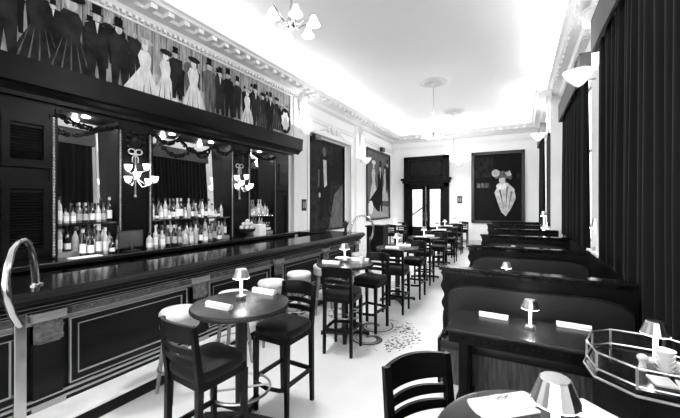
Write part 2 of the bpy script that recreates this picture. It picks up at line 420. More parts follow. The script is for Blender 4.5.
# mural over the back bar
mur = thing('mural', 'long grey mural of a crowd of figures over the back bar canopy', 'mural', (XL, 0, 0))
Z0, Z1, U1 = 3.3, 4.86, 7.42
cv = Canvas(lambda u, z, d: (.03+d, u, z))
cv.slab(-1.5, U1, Z0, Z1, 3)
cv.poly([(-1.5, Z0), (U1, Z0), (U1, 3.98), (5.2, 4.12), (2.6, 4.15), (-1.5, 4.1)], 4)
for k in range(34):
    u = -1.2+k*.26; cv.poly([(u, 4.1), (u+.02, 4.1), (u+.02, Z1), (u, Z1)], 2)
for k in range(60):
    u = rnd.uniform(-1.3, 7.3)
    man(cv, u, rnd.uniform(3.85, 4.05), rnd.uniform(.55, .75), rnd.choice([0, 0, 1, 1, 2]), rnd.random() < .7)
for u, z, h, k in [(1.6, 3.72, 1.0, 'm'), (1.95, 3.55, 1.32, 'D'), (2.3, 3.5, 1.38, 'D'), (2.62, 3.7, 1.08, 'm'), (2.95, 3.68, 1.05, 'm'), (3.35, 3.62, 1.05, 'L'), (3.72, 3.64, 1.0, 'L'), (3.95, 3.8, .9, 'm'), (4.3, 3.58, 1.15, 'L'),
                   (4.7, 3.72, 1.05, 'm'), (4.95, 3.75, .95, 'm'), (5.2, 3.75, 1.0, 'm'), (5.42, 3.78, .9, 'm'), (5.75, 3.65, .9, 'L'), (6.05, 3.7, .98, 'm'), (6.28, 3.72, .9, 'D'), (6.55, 3.7, .95, 'm'), (6.8, 3.8, .85, 'D'), (1.2, 3.8, .95, 'm'), (.8, 3.6, 1.2, 'D')]:
    if k == 'm': man(cv, u, z, h, rnd.choice([0, 1, 1, 2]), True, rnd.uniform(-.04, .06))
    elif k == 'D': lady(cv, u, z, h, 1, 0)
    else: lady(cv, u, z, h, 5, rnd.choice([1, 4]), 5)
cv.poly([(3.0, 3.75), (3.3, 4.2), (3.45, 4.1), (3.2, 3.62)], 5)
cv.poly(ell(7.17, 4.1, .24, .34, 18), 0)
cv.poly([(7.17+(.15+.035*(k % 2))*cos(k*pi/8), 4.1+(.22+.05*(k % 2))*sin(k*pi/8)) for k in range(16)], 5)
cv.poly(ell(7.17, 4.1, .07, .1, 12), 4)
for k in range(7): cv.poly([(6.98+k*.05, 4.5-.01*k), (7.0+k*.05, 4.53-.01*k+(k % 3)*.02), (7.02+k*.05, 4.49-.01*k)], 5)
cv.put(mur)
put('mural_frame', MB().box(0, .06, -1.5, U1+.1, Z1, Z1+.06).box(0, .06, U1, U1+.1, Z0, Z1), 'ornament', mur)

def framed(label, to3d, u0, u1, z0, z1, fw, m='frame'):
    p = thing('painting', label, 'painting')
    f = MB()
    for a, b, c_, d in ((u0, u0+fw, z0, z1), (u1-fw, u1, z0, z1), (u0, u1, z0, z0+fw), (u0, u1, z1-fw, z1)):
        q = [to3d(a, c_, 0), to3d(b, c_, 0), to3d(b, d, 0), to3d(a, d, 0), to3d(a, c_, .06), to3d(b, c_, .06), to3d(b, d, .06), to3d(a, d, .06)]
        f.add(q, [(0,1,2,3), (4,5,6,7), (0,1,5,4), (1,2,6,5), (2,3,7,6), (3,0,4,7)])
    put('picture_frame', f, m, p)
    return p
# back wall picture: a generic pale gowned figure on a dark ground
t3 = lambda u, z, d: (u, YB-.01-d, z)
p = framed('large dark framed picture of a pale gowned figure on the far wall', t3, -1.9, .22, 1.0, 4.16, .12)
c = Canvas(t3); c.slab(-1.8, .12, 1.1, 4.06, 0)
c.poly([(-1.76, 3.0), (-1.0, 3.05), (-1.0, 3.95), (-1.76, 3.95)], 1); c.poly([(-1.72, 2.55), (-1.15, 2.55), (-1.15, 2.8), (-1.72, 2.8)], 1)
for k in range(3): c.poly([(-1.66+k*.17, 2.58), (-1.53+k*.17, 2.58), (-1.53+k*.17, 2.76), (-1.66+k*.17, 2.78)], 2)
c.poly([(-.95, 2.35), (-.75, 2.75), (-.45, 2.78), (-.18, 2.5), (-.12, 2.1), (-.28, 1.7), (-.5, 1.32), (-.68, 1.5), (-.82, 1.9)], 4)
for q in ((-.75, 2.5, -.55, 1.5), (-.45, 2.6, -.5, 1.6), (-.28, 2.4, -.42, 1.5)): c.poly([(q[0]-.03, q[1]), (q[0]+.04, q[1]), (q[2], q[3])], 2)
c.poly(ell(-.68, 2.62, .2, .15, 14), 5); c.poly(ell(-.64, 2.88, .13, .17, 12), 4)
c.poly([(-.98, 3.1), (-.75, 3.3), (-.4, 3.26), (-.24, 3.02), (-.3, 2.9), (-.6, 3.0), (-.9, 2.96)], 2)
c.poly(ell(-.9, 3.2, .16, .17, 12), 4); c.poly([(-.55, 3.2), (-.35, 3.3), (-.28, 3.1), (-.42, 3.05)], 4)
c.poly(ell(.0, 3.05, .08, .12, 10), 1)
c.put(p)
# tall picture in the recess
t1 = lambda u, z, d: (XL-.17+d, u, z)
p = framed('tall dark picture of a standing suited figure in the left wall recess', t1, 8.62, 11.0, .95, 4.0, .05, 'wood')
c = Canvas(t1); c.slab(8.66, 10.96, 1.0, 3.96, 1)
c.poly([(9.9, 1.0), (10.96, 1.0), (10.96, 2.6), (10.3, 2.2)], 2)
c.poly([(10.1, 2.7), (10.8, 2.5), (10.9, 3.8), (10.2, 3.9)], 0)
c.poly([(9.2, 2.2), (9.55, 2.2), (10.0, 2.25), (10.05, 2.9), (9.95, 3.35), (9.7, 3.5), (9.4, 3.45), (9.2, 3.1)], 0)
c.poly([(9.3, 2.25), (9.62, 2.25), (9.6, 1.5), (9.4, 1.3), (9.2, 1.3), (9.35, 1.55)], 0); c.poly([(9.62, 2.25), (9.98, 2.25), (9.9, 1.6), (10.15, 1.4), (9.85, 1.42), (9.75, 1.6)], 0)
c.poly([(9.52, 3.35), (9.74, 3.35), (9.78, 2.5), (9.6, 2.4)], 4); c.poly(ell(9.6, 3.62, .12, .16, 12), 2)
c.poly(ell(9.3, 2.15, .06, .09, 8), 4); c.poly([(9.2, 2.4), (9.28, 2.4), (9.3, 3.0), (9.22, 3.0)], 2)
c.put(p)
# second picture on the left wall
t2 = lambda u, z, d: (XL+.01+d, u, z)
p = framed('grey picture of dancing figures on the left wall beyond the recess', t2, 12.7, 15.5, 1.15, 4.25, .07)
c = Canvas(t2); c.slab(12.76, 15.44, 1.2, 4.2, 2)
c.poly([(12.76, 1.2), (15.44, 1.2), (15.44, 1.7), (12.76, 1.9)], 3)
lady(c, 13.5, 1.9, 1.9, 4, 5); lady(c, 14.9, 2.0, 1.7, 4, 1)
man(c, 14.3, 1.5, 2.2, 0); c.poly([(13.0, 2.0), (14.0, 1.5), (14.4, 1.9), (14.0, 2.6), (13.5, 2.3)], 0)
c.poly(ell(13.2, 1.7, .25, .3, 12), 5); man(c, 15.2, 2.4, 1.5, 1)
c.put(p)
def piclight(label, x, y, z):
    t = thing('picture_light', label, 'lamp', (x, y, z))
    put('lamp_box', MB().box(0, .14, -.16, .16, -.09, .09, .01), 'plastic', t); put('arm', MB().bar((0, 0, 0), (-.05, 0, 0), .04), 'iron', t)
piclight('small black picture light over the tall recessed picture', XL-.02, 8.78, 3.95)
piclight('small black picture light over the dancing figures picture', XL+.05, 14.3, 4.35)
p = framed('narrow dark framed panel on the right wall between the curtains', lambda u, z, d: (XR2-.01-d, u, z), 11.52, 12.0, 1.2, 3.95, .08)
put('canvas', MB().box(XR2-.03, XR2-.012, 11.6, 11.92, 1.28, 3.87), 'c_dark', p)
def plate(label, loc, ax):
    t = thing('switch_plate', label, 'switch plate', loc)
    if ax == 'x': put('plate', MB().box(0, .02, -.11, .11, -.17, .17), 'plastic', t); put('button', MB().box(.02, .03, -.06, -.02, -.09, .09).box(.02, .03, .02, .06, -.09, .09), 'vinylside', t)
    else: put('plate', MB().box(-.11, .11, -.02, 0, -.17, .17), 'plastic', t); put('button', MB().box(-.06, -.02, -.03, -.02, -.09, .09).box(.02, .06, -.03, -.02, -.09, .09), 'vinylside', t)
plate('small black switch plate on the left wall beside the back bar', (XL+.09, 8.02, 1.82), 'x')
plate('small black switch plate on the far wall right of the door', (-2.4, YB, 2.05), 'y')

# ---------------------------------------------------------------- back bar
bb = thing('back_bar', 'black wooden back bar cabinet with three mirrors and heavy canopy', 'back bar', (-5.05, 3.6, 0))
ox, oy = 5.05, -3.6
def P(mb): # world to back-bar local
    for v in mb.bm.verts: v.co += Vector((ox, oy, 0))
    return mb
BY0, BY1 = -1.2, 6.62
m1, m2, m3 = (1.93, 2.63), (3.14, 4.74), (5.28, 6.06)
f = MB()
for a, b in ((BY0, m1[0]), (m1[1], m2[0]), (m2[1], m3[0]), (m3[1], BY1)): f.box(-5.33, -5.05, a, b, 1.17, 3.03)
f.box(-5.33, -5.05, BY0, BY1, 3.03, 3.25)
put('body', P(f), 'wood', bb)
put('backing', P(MB().box(-5.58, -5.33, BY0, BY1, 0, 3.3)), 'wood', bb)
cn = MB()
cn.prism([(-5.56, 3.22), (-5.0, 3.12), (-4.97, 3.16), (-4.93, 3.2), (-4.88, 3.22), (-4.86, 3.5), (-5.56, 3.52)], 'y', BY0, 6.98)
put('canopy', P(cn), 'wood', bb)
put('canopy_moulding', P(MB().box(-5.05, -4.985, BY0, 6.72, 3.08, 3.13)), 'wood', bb)
put('counter', P(MB().box(-5.3, -4.76, BY0, BY1+.05, 1.11, 1.17, .012)), 'bartop', bb)
lc = MB().box(-5.33, -4.86, BY0, BY1, 0, 1.11)
put('base_cabinet', P(lc), 'wood', bb)
for k in range(10):
    a = BY0+.04+k*.78
    dd = put('cabinet_door', P(MB().box(-4.86, -4.835, a, a+.72, .12, 1.05, .008)), 'panelwood', bb)
for i, (a, b) in enumerate((m1, m2, m3)):
    mm = MB().box(0, .006, -(b-a)/2+.002, (b-a)/2-.002, 1.17, 3.03)
    mo_ = put('mirror', mm, 'mirror', bb); mo_.location = (-5.19+ox, (a+b)/2+oy, 0); mo_.rotation_euler = (0, R(-1.75), R(2.2))
    for y in (a-.035, b+.035):
        z = 1.22; bd = MB().box(-5.05, -5.042, y-.01, y+.01, 1.19, 2.92)
        while z < 2.9: bd.ball((-5.04, y, z), .017, 1); z += .038
        put('beading', P(bd), 'mould_highlight', bb, True)
    put('mirror_frame', P(MB().box(-5.06, -5.03, a-.075, a-.055, 1.17, 2.95).box(-5.06, -5.03, b+.055, b+.075, 1.17, 2.95).box(-5.06, -5.03, a-.02, a, 1.17, 3.03).box(-5.06, -5.03, b, b+.02, 1.17, 3.03)), 'wood', bb)
    sh = put('shelf', P(MB().box(-5.21, -5.06, a, b, 1.585, 1.6)), 'glass', bb)
    put('shelf_lip', P(MB().box(-5.06, -5.05, a, b, 1.578, 1.603)), 'brass', sh)
    put('step_shelf', P(MB().box(-5.21, -5.08, a, b, 1.17, 1.235)), 'glass', bb)
    n = 2 if i == 1 else 1
    for k in range(n):
        y = a+(b-a)*(k+.5)/n
        dl = put('downlight', P(MB().lathe([(.05, 3.02), (.05, 3.025), (.03, 3.027)], 16, (-5.14, y, 0))), 'glow', bb)
        point('downlight_lamp', (-5.14, y, 3.0), 12, .03)
# louvred doors and niches at both ends
def louvre(a, b, z0, z1):
    q = MB(); x = -5.05
    q.box(x, x+.03, a, a+.07, z0, z1); q.box(x, x+.03, b-.07, b, z0, z1); q.box(x, x+.028, a+.07, b-.07, z0, z0+.09); q.box(x, x+.028, a+.07, b-.07, z1-.09, z1)
    d = put('louvred_door', P(q), 'wood', bb)
    s = MB(); z = z0+.1
    while z < z1-.11: s.bar((x+.012, a+.07, z), (x+.012, b-.07, z), .028, .006, up=(.6, 0, 1)); z += .033
    put('louvres', P(s), 'wood', d)
for a, b in ((1.42, 1.86), (.86, 1.32), (.3, .76)):
    louvre(a, b, 2.28, 2.88); louvre(a, b, 1.22, 2.12)
put('door_panel', P(MB().box(-5.05, -5.02, 6.12, 6.54, 2.2, 2.9).box(-5.02, -5.0, 6.2, 6.46, 2.3, 2.8)), 'panelwood', bb)
put('niche_frame', P(MB().box(-5.05, -5.02, 6.1, 6.16, 1.17, 2.12).box(-5.05, -5.02, 6.5, 6.56, 1.17, 2.12).box(-5.05, -5.02, 6.1, 6.56, 2.06, 2.12)), 'panelwood', bb)
def carve(y, z):
    q = MB()
    q.ball((-5.03, y, z), .09, 2, (.35, 1, 1.2))
    for k in range(10):
        a = 2*pi*k/10; q.ball((-5.03, y+.12*cos(a), z+.14*sin(a)), .045, 1, (.6, 1, 1))
    put('carved_cartouche', P(q), 'wood', bb, True)
carve((m1[1]+m2[0])/2, 2.78); carve((m2[1]+m3[0])/2, 2.78)

# garlands in front of the mirrors
def garland(label, a, b, n):
    g = MB()
    for s in range(n):
        y0_, y1_ = a+(b-a)*s/n, a+(b-a)*(s+1)/n
        if n == 3: y0_, y1_ = [(a, a+.27*(b-a)), (a+.27*(b-a), a+.72*(b-a)), (a+.72*(b-a), b)][s]
        sag = .1 if n != 3 else (.12, .2, .14)[s]
        N = int((y1_-y0_)/.011)
        for k in range(N):
            t = k/N; y = y0_+(y1_-y0_)*t; z = 2.95-sag*4*t*(1-t)
            for q in range(2): g.ball((rnd.uniform(-.015, .025), y+rnd.uniform(-.012, .012), z+rnd.uniform(-.028, .028)), rnd.uniform(.013, .024), 1)
    tag(put('garland', g, 'garland', None, False, (-5.0, 0, 0)), label, 'garland', 'leaf garlands over the mirrors')
garland('dark leaf garland in one swag across the left narrow mirror', *m1, 1)
garland('dark leaf garland in three swags across the wide middle mirror', *m2, 3)
garland('dark leaf garland in one swag across the right narrow mirror', *m3, 1)

# wall sconces on the back bar
def sconce(label, y, z):
    t = thing('wall_sconce', label, 'wall lamp', (-5.045, y, z-.04), 0, 'bow-topped wall lamps on the back bar')
    s = MB(); s.bar((.03, 0, -.38), (.03, 0, .34), .035, .02); s.ball((.035, 0, -.38), .028, 1); s.lathe([(.001, -.03), (.05, 0), (.035, .05), (.001, .07)], 12, (.03, 0, -.1))
    put('backplate', s, 'chrome', t, True)
    b = MB()
    for sg in (-1, 1):
        b.tube([(.04, sg*(.06-.055*cos(a)), .39+.045*sin(a)) for a in [2*pi*k/12 for k in range(12)]], .012, 6, True)
        b.tube([(.04, 0, .36), (.04, sg*.05, .28), (.04, sg*.045, .2)], .01, 6)
    put('bow', b, 'chrome', t, True)
    for k, (dx, dy, dz) in enumerate([(.1, .16, .14), (.16, -.04, -.02), (.14, .17, -.12), (.12, .3, -.07), (.1, -.15, .1), (.13, -.17, -.1)]):
        a = put('arm', MB().tube([(.03, 0, -.05), (dx*.7, dy*.5, dz-.1), (dx, dy, dz-.06)], .009, 6), 'chrome', t, True)
        put('shade', MB().lathe([(.012, -.06), (.03, -.05), (.05, -.01), (.062, .05), (.05, .05), (.02, -.01)], 12, (dx, dy, dz)), 'shadeglass', a, True)
    t.scale = (.86, .86, .86)
    point('sconce_bulb', (.2, .05, .02), 6, .08, t)
sconce('bow-topped wall lamp between the left and middle mirrors', 2.86, 2.33)
sconce('bow-topped wall lamp between the middle and right mirrors', 4.94, 2.33)

# bottles
ORD = 'first second third fourth fifth sixth seventh eighth ninth tenth eleventh twelfth thirteenth fourteenth fifteenth sixteenth seventeenth eighteenth nineteenth twentieth twenty-first twenty-second twenty-third twenty-fourth'.split()
def bottle_proto(kind):
    prof = {'round': [(.034, 0), (.038, .006), (.038, .17), (.03, .2), (.014, .235), (.013, .29)],
            'squat': [(.04, 0), (.046, .006), (.048, .12), (.04, .16), (.016, .19), (.015, .235)],
            'slim': [(.028, 0), (.032, .006), (.032, .2), (.026, .225), (.013, .26), (.013, .325)],
            'square': [(.038, 0), (.044, .005), (.044, .155), (.036, .175), (.015, .19), (.015, .24)]}[kind]
    seg = 4 if kind == 'square' else 14
    return prof, seg
BM = {}
def bottle(label, group, x, y, z, kind, gl, lab, cap, sc):
    key = (kind, gl, lab, cap)
    nm = {'round': 'liquor_bottle', 'squat': 'squat_bottle', 'slim': 'slim_bottle', 'square': 'square_bottle'}[kind]
    if key not in BM:
        prof, seg = bottle_proto(kind)
        r = thing(nm, label, 'bottle', (x, y, z), 0, group)
        put('glass_body', MB().lathe(prof, seg), gl, r, seg > 4)
        rr = prof[1][0]+.0015; h = prof[2][1]
        put('label', MB().lathe([(rr, h*.22), (rr, h*.8)], seg), lab, r, seg > 4)
        zt = prof[-1][1]
        put('cap', MB().lathe([(.0165, zt-.03), (.0165, zt+.012), (.014, zt+.014)], 10), cap, r, True)
        BM[key] = r
    else: r = dup(BM[key], (x, y, z), 0, label, group)
    r.rotation_euler = (0, 0, pi/4 if kind == 'square' else 0); r.scale = (sc, sc, sc)
def row(a, b, n, x, z, where, pbright, x2=0):
    for k in range(n):
        y = a+(b-a)*(k+.5)/n+rnd.uniform(-.004, .004)
        kind = rnd.choice(['round', 'round', 'slim', 'squat', 'square'])
        sp = (b-a)/n
        br = rnd.random() < pbright
        gl = 'bclear' if br else rnd.choice(['bdark', 'bdark', 'bmid'])
        lab = rnd.choice(['blabel', 'blabel', 'blabel2']); cap = rnd.choice(['cap', 'cap', 'capw'])
        look = {'round': 'tall', 'slim': 'slim', 'squat': 'squat', 'square': 'square'}[kind]
        tone = {'bclear': 'clear', 'bdark': 'dark', 'bmid': 'grey'}[gl]
        w = {'round': .08, 'slim': .068, 'squat': .1, 'square': .092}[kind]
        sc = min(1.08*rnd.uniform(.92, 1.05), sp/w*.96)
        bottle('%s %s liquor bottle, %s from left %s' % (look, tone, ORD[k], where), 'bottles '+where, x, y, z, kind, gl, lab, cap, sc)
row(m1[0]+.02, m1[1]-.02, 9, -5.14, 1.6, 'on the shelf of the left mirror', .35)
row(m2[0]+.02, m2[1]-.12, 20, -5.14, 1.6, 'on the shelf of the middle mirror', .75)
row(m3[0]+.02, m3[1]-.1, 9, -5.14, 1.6, 'on the shelf of the right mirror', .9)
row(m1[0]+.02, m1[1]-.02, 8, -5.145, 1.235, 'in the back row under the left mirror', .5)
row(m1[0]+.2, m1[1]+.02, 6, -4.97, 1.17, 'in the front row under the left mirror', .05)
row(m2[0]+.02, m2[1]-.02, 20, -5.145, 1.235, 'in the back row under the middle mirror', .7)
row(m2[0]-.14, m2[1]-.3, 14, -4.98, 1.17, 'in the front row under the middle mirror', .6)
row(m3[0]+.02, m3[1]-.02, 9, -5.145, 1.235, 'in the back row under the right mirror', .6)
# till screen, box, fruit bowl, painted counter sheen
t = thing('till_screen', 'black till screen leaning on the back counter between two mirrors', 'screen', (-4.9, 2.74, 1.17), R(8))
put('stand', MB().box(-.07, .07, -.1, .1, 0, .02, .005).bar((0, 0, .02), (-.03, 0, .14), .05), 'plastic', t)
s = put('monitor', MB().box(-.02, .0, -.19, .19, .05, .3, .006), 'plastic', t)
put('display', MB().box(0, .003, -.175, .175, .065, .285), 'screen', s)
tag(put('carton', MB().box(-.09, .09, -.1, .1, 0, .24, .006), 'linen', None, False, (-4.95, 5.47, 1.17)), 'white carton standing on the back counter at the right mirror', 'box')
t = thing('fruit_bowl', 'dark footed bowl of pale fruit on the back counter', 'bowl', (-4.87, 5.02, 1.17))
put('bowl', MB().lathe([(.07, 0), (.06, .02), (.02, .04), (.02, .08), (.14, .12), (.172, .18), (.165, .18), (.1, .13), (.01, .11)], 20), 'iron', t, True)
k = 0
for (r_, z, n) in ((.12, .2, 7), (.07, .27, 4), (0, .33, 1)):
    for q in range(n):
        a = 2*pi*q/n+z*9
        tier = {.2: 'bottom', .27: 'middle', .33: 'top'}[z]
        o = put('pale_fruit', MB().lathe([(.002, -.048), (.025, -.042), (.043, -.02), (.048, 0), (.043, .022), (.025, .042), (.006, .045), (.002, .044)], 12), 'fruit', None, True, (-4.87+r_*cos(a), 5.02+r_*sin(a), 1.17+z))
        if z == .33: lb_ = 'pale round fruit crowning the heap in the counter bowl'
        else: lb_ = 'pale round fruit in the %s layer of the bowl, %s round from the wall side' % (tier, ORD[q])
        tag(o, lb_, 'fruit', 'fruit in the counter bowl')
tag(put('counter_sheen', MB().box(-.08, .08, -.17, .17, 0, .012, .004), 'linen', None, False, (-4.86, 2.15, 1.17)), 'painted white sheen strip on the back counter below the left mirror', 'sheen strip')  # pale strip painted in for the sheen of the counter

# ---------------------------------------------------------------- front bar
fb = thing('bar_counter', 'long dark carved bar counter with panelled front and lacquered top', 'bar', (-3.5, 3.2, 0))
ox, oy = 3.5, -3.2
A0, A1 = -1.8, 7.42
put('countertop', P(MB().box(-4.05, -3.36, A0, A1, 1.115, 1.155, .012)), 'bartop', fb)
rl = MB().prism([(-3.5, .95), (-3.48, .95), (-3.46, .975), (-3.42, .985), (-3.42, 1.01), (-3.4, 1.025), (-3.37, 1.03), (-3.365, 1.06), (-3.33, 1.07), (-3.32, 1.1), (-3.335, 1.13), (-3.37, 1.155), (-3.5, 1.15)], 'y', A0, A1)
put('rail_moulding', P(rl), 'wood', fb)
put('rail_bead', P(MB().box(-3.46, -3.452, A0, A1, .972, .98).box(-3.42, -3.413, A0, A1, 1.012, 1.018)), 'mould_highlight', fb)  # pale strips paint the highlight lines along the dark rail
put('body', P(MB().box(-3.95, -3.53, A0, A1-.02, .15, 1.115)), 'panelwood', fb)
put('end_panel', P(MB().box(-3.95, -3.5, A1-.02, A1, .15, 1.115)), 'panelwood', fb)
fz = MB().box(-3.53, -3.505, A0, A1, .87, .95)
y = A0
while y < A1-.05:
    fz.ball((-3.5, y+.03, .925), .02, 1, (.6, 1.1, .8)); fz.ball((-3.5, y+.055, .903), .013, 1, (.6, .9, 1.1)); fz.ball((-3.5, y+.0, .903), .013, 1, (.6, .9, 1)); y += .06
put('carved_frieze', P(fz), 'carved', fb)
put('frieze_bead', P(MB().box(-3.53, -3.49, A0, A1, .943, .95).box(-3.53, -3.49, A0, A1, .868, .88).box(-3.53, -3.5, A0, A1, .85, .858)), 'mould_highlight', fb)
put('plinth', P(MB().box(-3.53, -3.48, A0, A1, .15, .235).box(-3.53, -3.465, A0, A1, .15, .19)), 'panelwood', fb)
put('plinth_bead', P(MB().box(-3.5, -3.472, A0, A1, .228, .24).box(-3.5, -3.458, A0, A1, .185, .197)), 'mould_highlight', fb)
py = [-.23, 1.27, 2.77, 4.28, 5.78, 7.28]
for y in py:
    q = MB().box(-3.53, -3.475, y-.1, y+.1, .15, .84)
    ps = put('pilaster', P(q), 'panelwood', fb)
    k = MB().box(-3.53, -3.435, y-.115, y+.115, .93, .955)
    k.tube([(-3.46, y-.112, .905), (-3.46, y+.112, .905)], .03, 12)
    put('capital_roll', P(k), 'mould_highlight', ps, True); k = MB()
    for r_ in range(4):
        for j in range(4):
            k.ball((-3.472, y-.075+.05*j+(.012 if r_ % 2 else 0), (.855-.042*r_)), .023, 1, (.55, 1, 1))
    k.box(-3.475, -3.46, y-.1, y+.1, .71, .725); k.box(-3.475, -3.465, y-.08, y+.08, .69, .7)
    k.box(-3.53, -3.473, y-.1, y+.1, .7, .9)
    put('carved_capital', P(k), 'carved', ps, True)
    put('base_block', P(MB().box(-3.53, -3.455, y-.115, y+.115, .15, .185)), 'mould_highlight', ps)
for a, b in zip(py[:-1], py[1:]):
    a, b = a+.16, b-.16
    q = MB()
    for d, w, xx in ((.0, .012, -3.5), (.062, .012, -3.508)):
        q.box(-3.53, xx, a+d, a+d+w, .26+d, .84-d); q.box(-3.53, xx, b-d-w, b-d, .26+d, .84-d); q.box(-3.53, xx, a+d+w, b-d-w, .26+d, .26+d+w); q.box(-3.53, xx, a+d+w, b-d-w, .84-d-w, .84-d)
    pf = put('panel_moulding', P(q), 'mould_highlight', fb)  # thin pale lines, the panel edge highlights put into the colour
    q = MB()
    for u0, u1, z0, z1 in ((a+.012, a+.062, .272, .828), (b-.062, b-.012, .272, .828), (a+.062, b-.062, .272, .322), (a+.062, b-.062, .778, .828)): q.box(-3.53, -3.504, u0, u1, z0, z1)
    put('panel_border', P(q), 'panelwood', pf)
    put('panel', P(MB().box(-3.53, -3.522, a+.074, b-.074, .334, .766)), 'panelwood', pf)
stp = thing('foot_step', 'white marble foot step along the base of the bar', 'step', (-3.4, 3.2, 0)); ox, oy = 3.4, -3.2
put('tread', P(MB().box(-3.96, -3.16, A0, A1, .12, .15, .006)), 'marble', stp); put('riser', P(MB().box(-3.9, -3.2, A0, A1, 0, .12)), 'panelwood', stp)

def hoop(label, x, y, rz=0):
    t = thing('brass_hoop', label, 'rail', (x, y, .0), rz, 'arched brass service rails on the bar')
    ds = MB()
    pts = [(x+3.2, y-1.0, z) for x, y, z in [(-3.2, 1.0, .96), (-3.18, .955, 1.06), (-3.165, .925, 1.17), (-3.165, .915, 1.29), (-3.2, .935, 1.4), (-3.27, .975, 1.5), (-3.35, 1.03, 1.555), (-3.42, 1.085, 1.565), (-3.49, 1.14, 1.53), (-3.56, 1.19, 1.44), (-3.61, 1.225, 1.32), (-3.64, 1.245, 1.156)]]
    ds.tube(pts, .031, 10, flat=(.95, .8)); put('arch', ds, 'brass', t, True)
    put('post', MB().box(-.02, .02, -.035, .035, .15, 1.04, .006), 'brass', t); put('foot_plate', MB().box(-.05, .05, -.06, .06, .15, .165), 'brass', t)
    put('collar', MB().lathe([(.05, 0), (.05, .01), (.03, .02)], 12, (-.44, .245, 1.155)), 'brass', t, True)
    return t
h = hoop('arched brass service rail at the near end of the bar', -3.2, 1.0)
dup(h, (-3.22, 7.5, 0), R(62), 'arched brass service rail at the far end of the bar')

# counter return and station beyond the bar
t = thing('service_counter', 'dark service counter between the bar end and the left wall', 'counter', (-4.8, 8.0, 0))
put('counter_top', MB().box(-.83, .7, -.32, .32, 1.02, 1.07, .01), 'bartop', t); put('cabinet', MB().box(-.8, .66, -.28, .28, 0, 1.02), 'wood', t)
t = thing('host_stand', 'tall black cabinet beyond the far end of the bar', 'cabinet', (-4.28, 10.6, 0))
put('cabinet', MB().box(-.3, .3, -.25, .25, 0, 1.06), 'wood', t); put('top', MB().box(-.34, .34, -.29, .29, 1.06, 1.12, .012), 'wood', t)
for sx in (-.15, .15): put('door', MB().box(sx-.13, sx+.13, -.27, -.25, .08, 1.0, .005), 'panelwood', t)
put('plinth', MB().box(-.32, .32, -.27, .27, 0, .07), 'wood', t)
t = thing('tap_tower', 'dark tap tower standing on the far end of the bar', 'tap', (-3.62, 6.95, 1.155))
put('column', MB().lathe([(.06, 0), (.065, .01), (.035, .03), (.03, .12), (.045, .16), (.05, .24), (.03, .29), (.001, .3)], 16), 'iron', t, True)
put('tap_handle', MB().tube([(0, 0, .2), (.06, 0, .21), (.075, 0, .28)], .014, 8), 'iron', t, True)

# ---------------------------------------------------------------- table lamps
def lamp_proto(label, loc):
    t = thing('table_lamp', label, 'lamp', loc, 0, 'small cordless table lamps')
    b = MB(); b.lathe([(.038, 0), (.04, .004), (.04, .03), (.034, .036), (.01, .037)], 16)
    for k in range(16): a = 2*pi*k/16; b.bar((.04*cos(a), .04*sin(a), .005), (.04*cos(a), .04*sin(a), .03), .006)
    put('base', b, 'chrome', t, True)
    put('stem', MB().lathe([(.013, .035), (.013, .19)], 12), 'stemglow', t, True)
    s = MB(); N = 24; vs = []; fs = []
    for r_, z in ((.074, .185), (.047, .258), (.043, .262), (.043, .26), (.07, .187)):
        for k in range(N): rr = r_*(1.0 if k % 2 else .955); a = 2*pi*k/N; vs.append((rr*cos(a), rr*sin(a), z))
    for i in range(4):
        for k in range(N): fs.append((i*N+k, i*N+(k+1) % N, (i+1)*N+(k+1) % N, (i+1)*N+k))
    fs.append(tuple(2*N+k for k in range(N)))
    s.add(vs, fs); put('shade', s, 'chrome', t)
    put('diffuser', MB().lathe([(.069, .186), (.072, .183), (.069, .18)], 24), 'glow', t, True)
    return t
LP = None
def lamp(label, x, y, z, power=LAMP):
    global LP
    if LP is None: LP = lamp_proto(label, (x, y, z)); t = LP
    else: t = dup(LP, (x, y, z), rnd.uniform(0, 1), label)
    point('table_lamp_light', (x, y, z+.165), power, .03)
    return t
NP = {}
def napkin(label, x, y, z, rz, L=.26):
    if 'n' not in NP:
        t = thing('napkin_roll', label, 'napkin', (x, y, z), rz, 'rolled white napkins laid on the tables')
        q = MB(); n = 14; prof = [(.05*.5*cos(2*pi*k/n), .021+.021*sin(2*pi*k/n)) for k in range(n)]
        q.prism([(a, b) for a, b in prof], 'x', -L/2, L/2)
        put('roll', q, 'linen', t, True)
        put('loose_edge', MB().box(-L/2+.005, L/2-.005, -.034, .0, .0, .006), 'linen', t)
        put('paper_band', MB().prism([(a*1.04, .021+(b-.021)*1.04) for a, b in prof], 'x', -.02, .02), 'linen', t, True)
        NP['n'] = t; return t
    return dup(NP['n'], (x, y, z), rz, label)

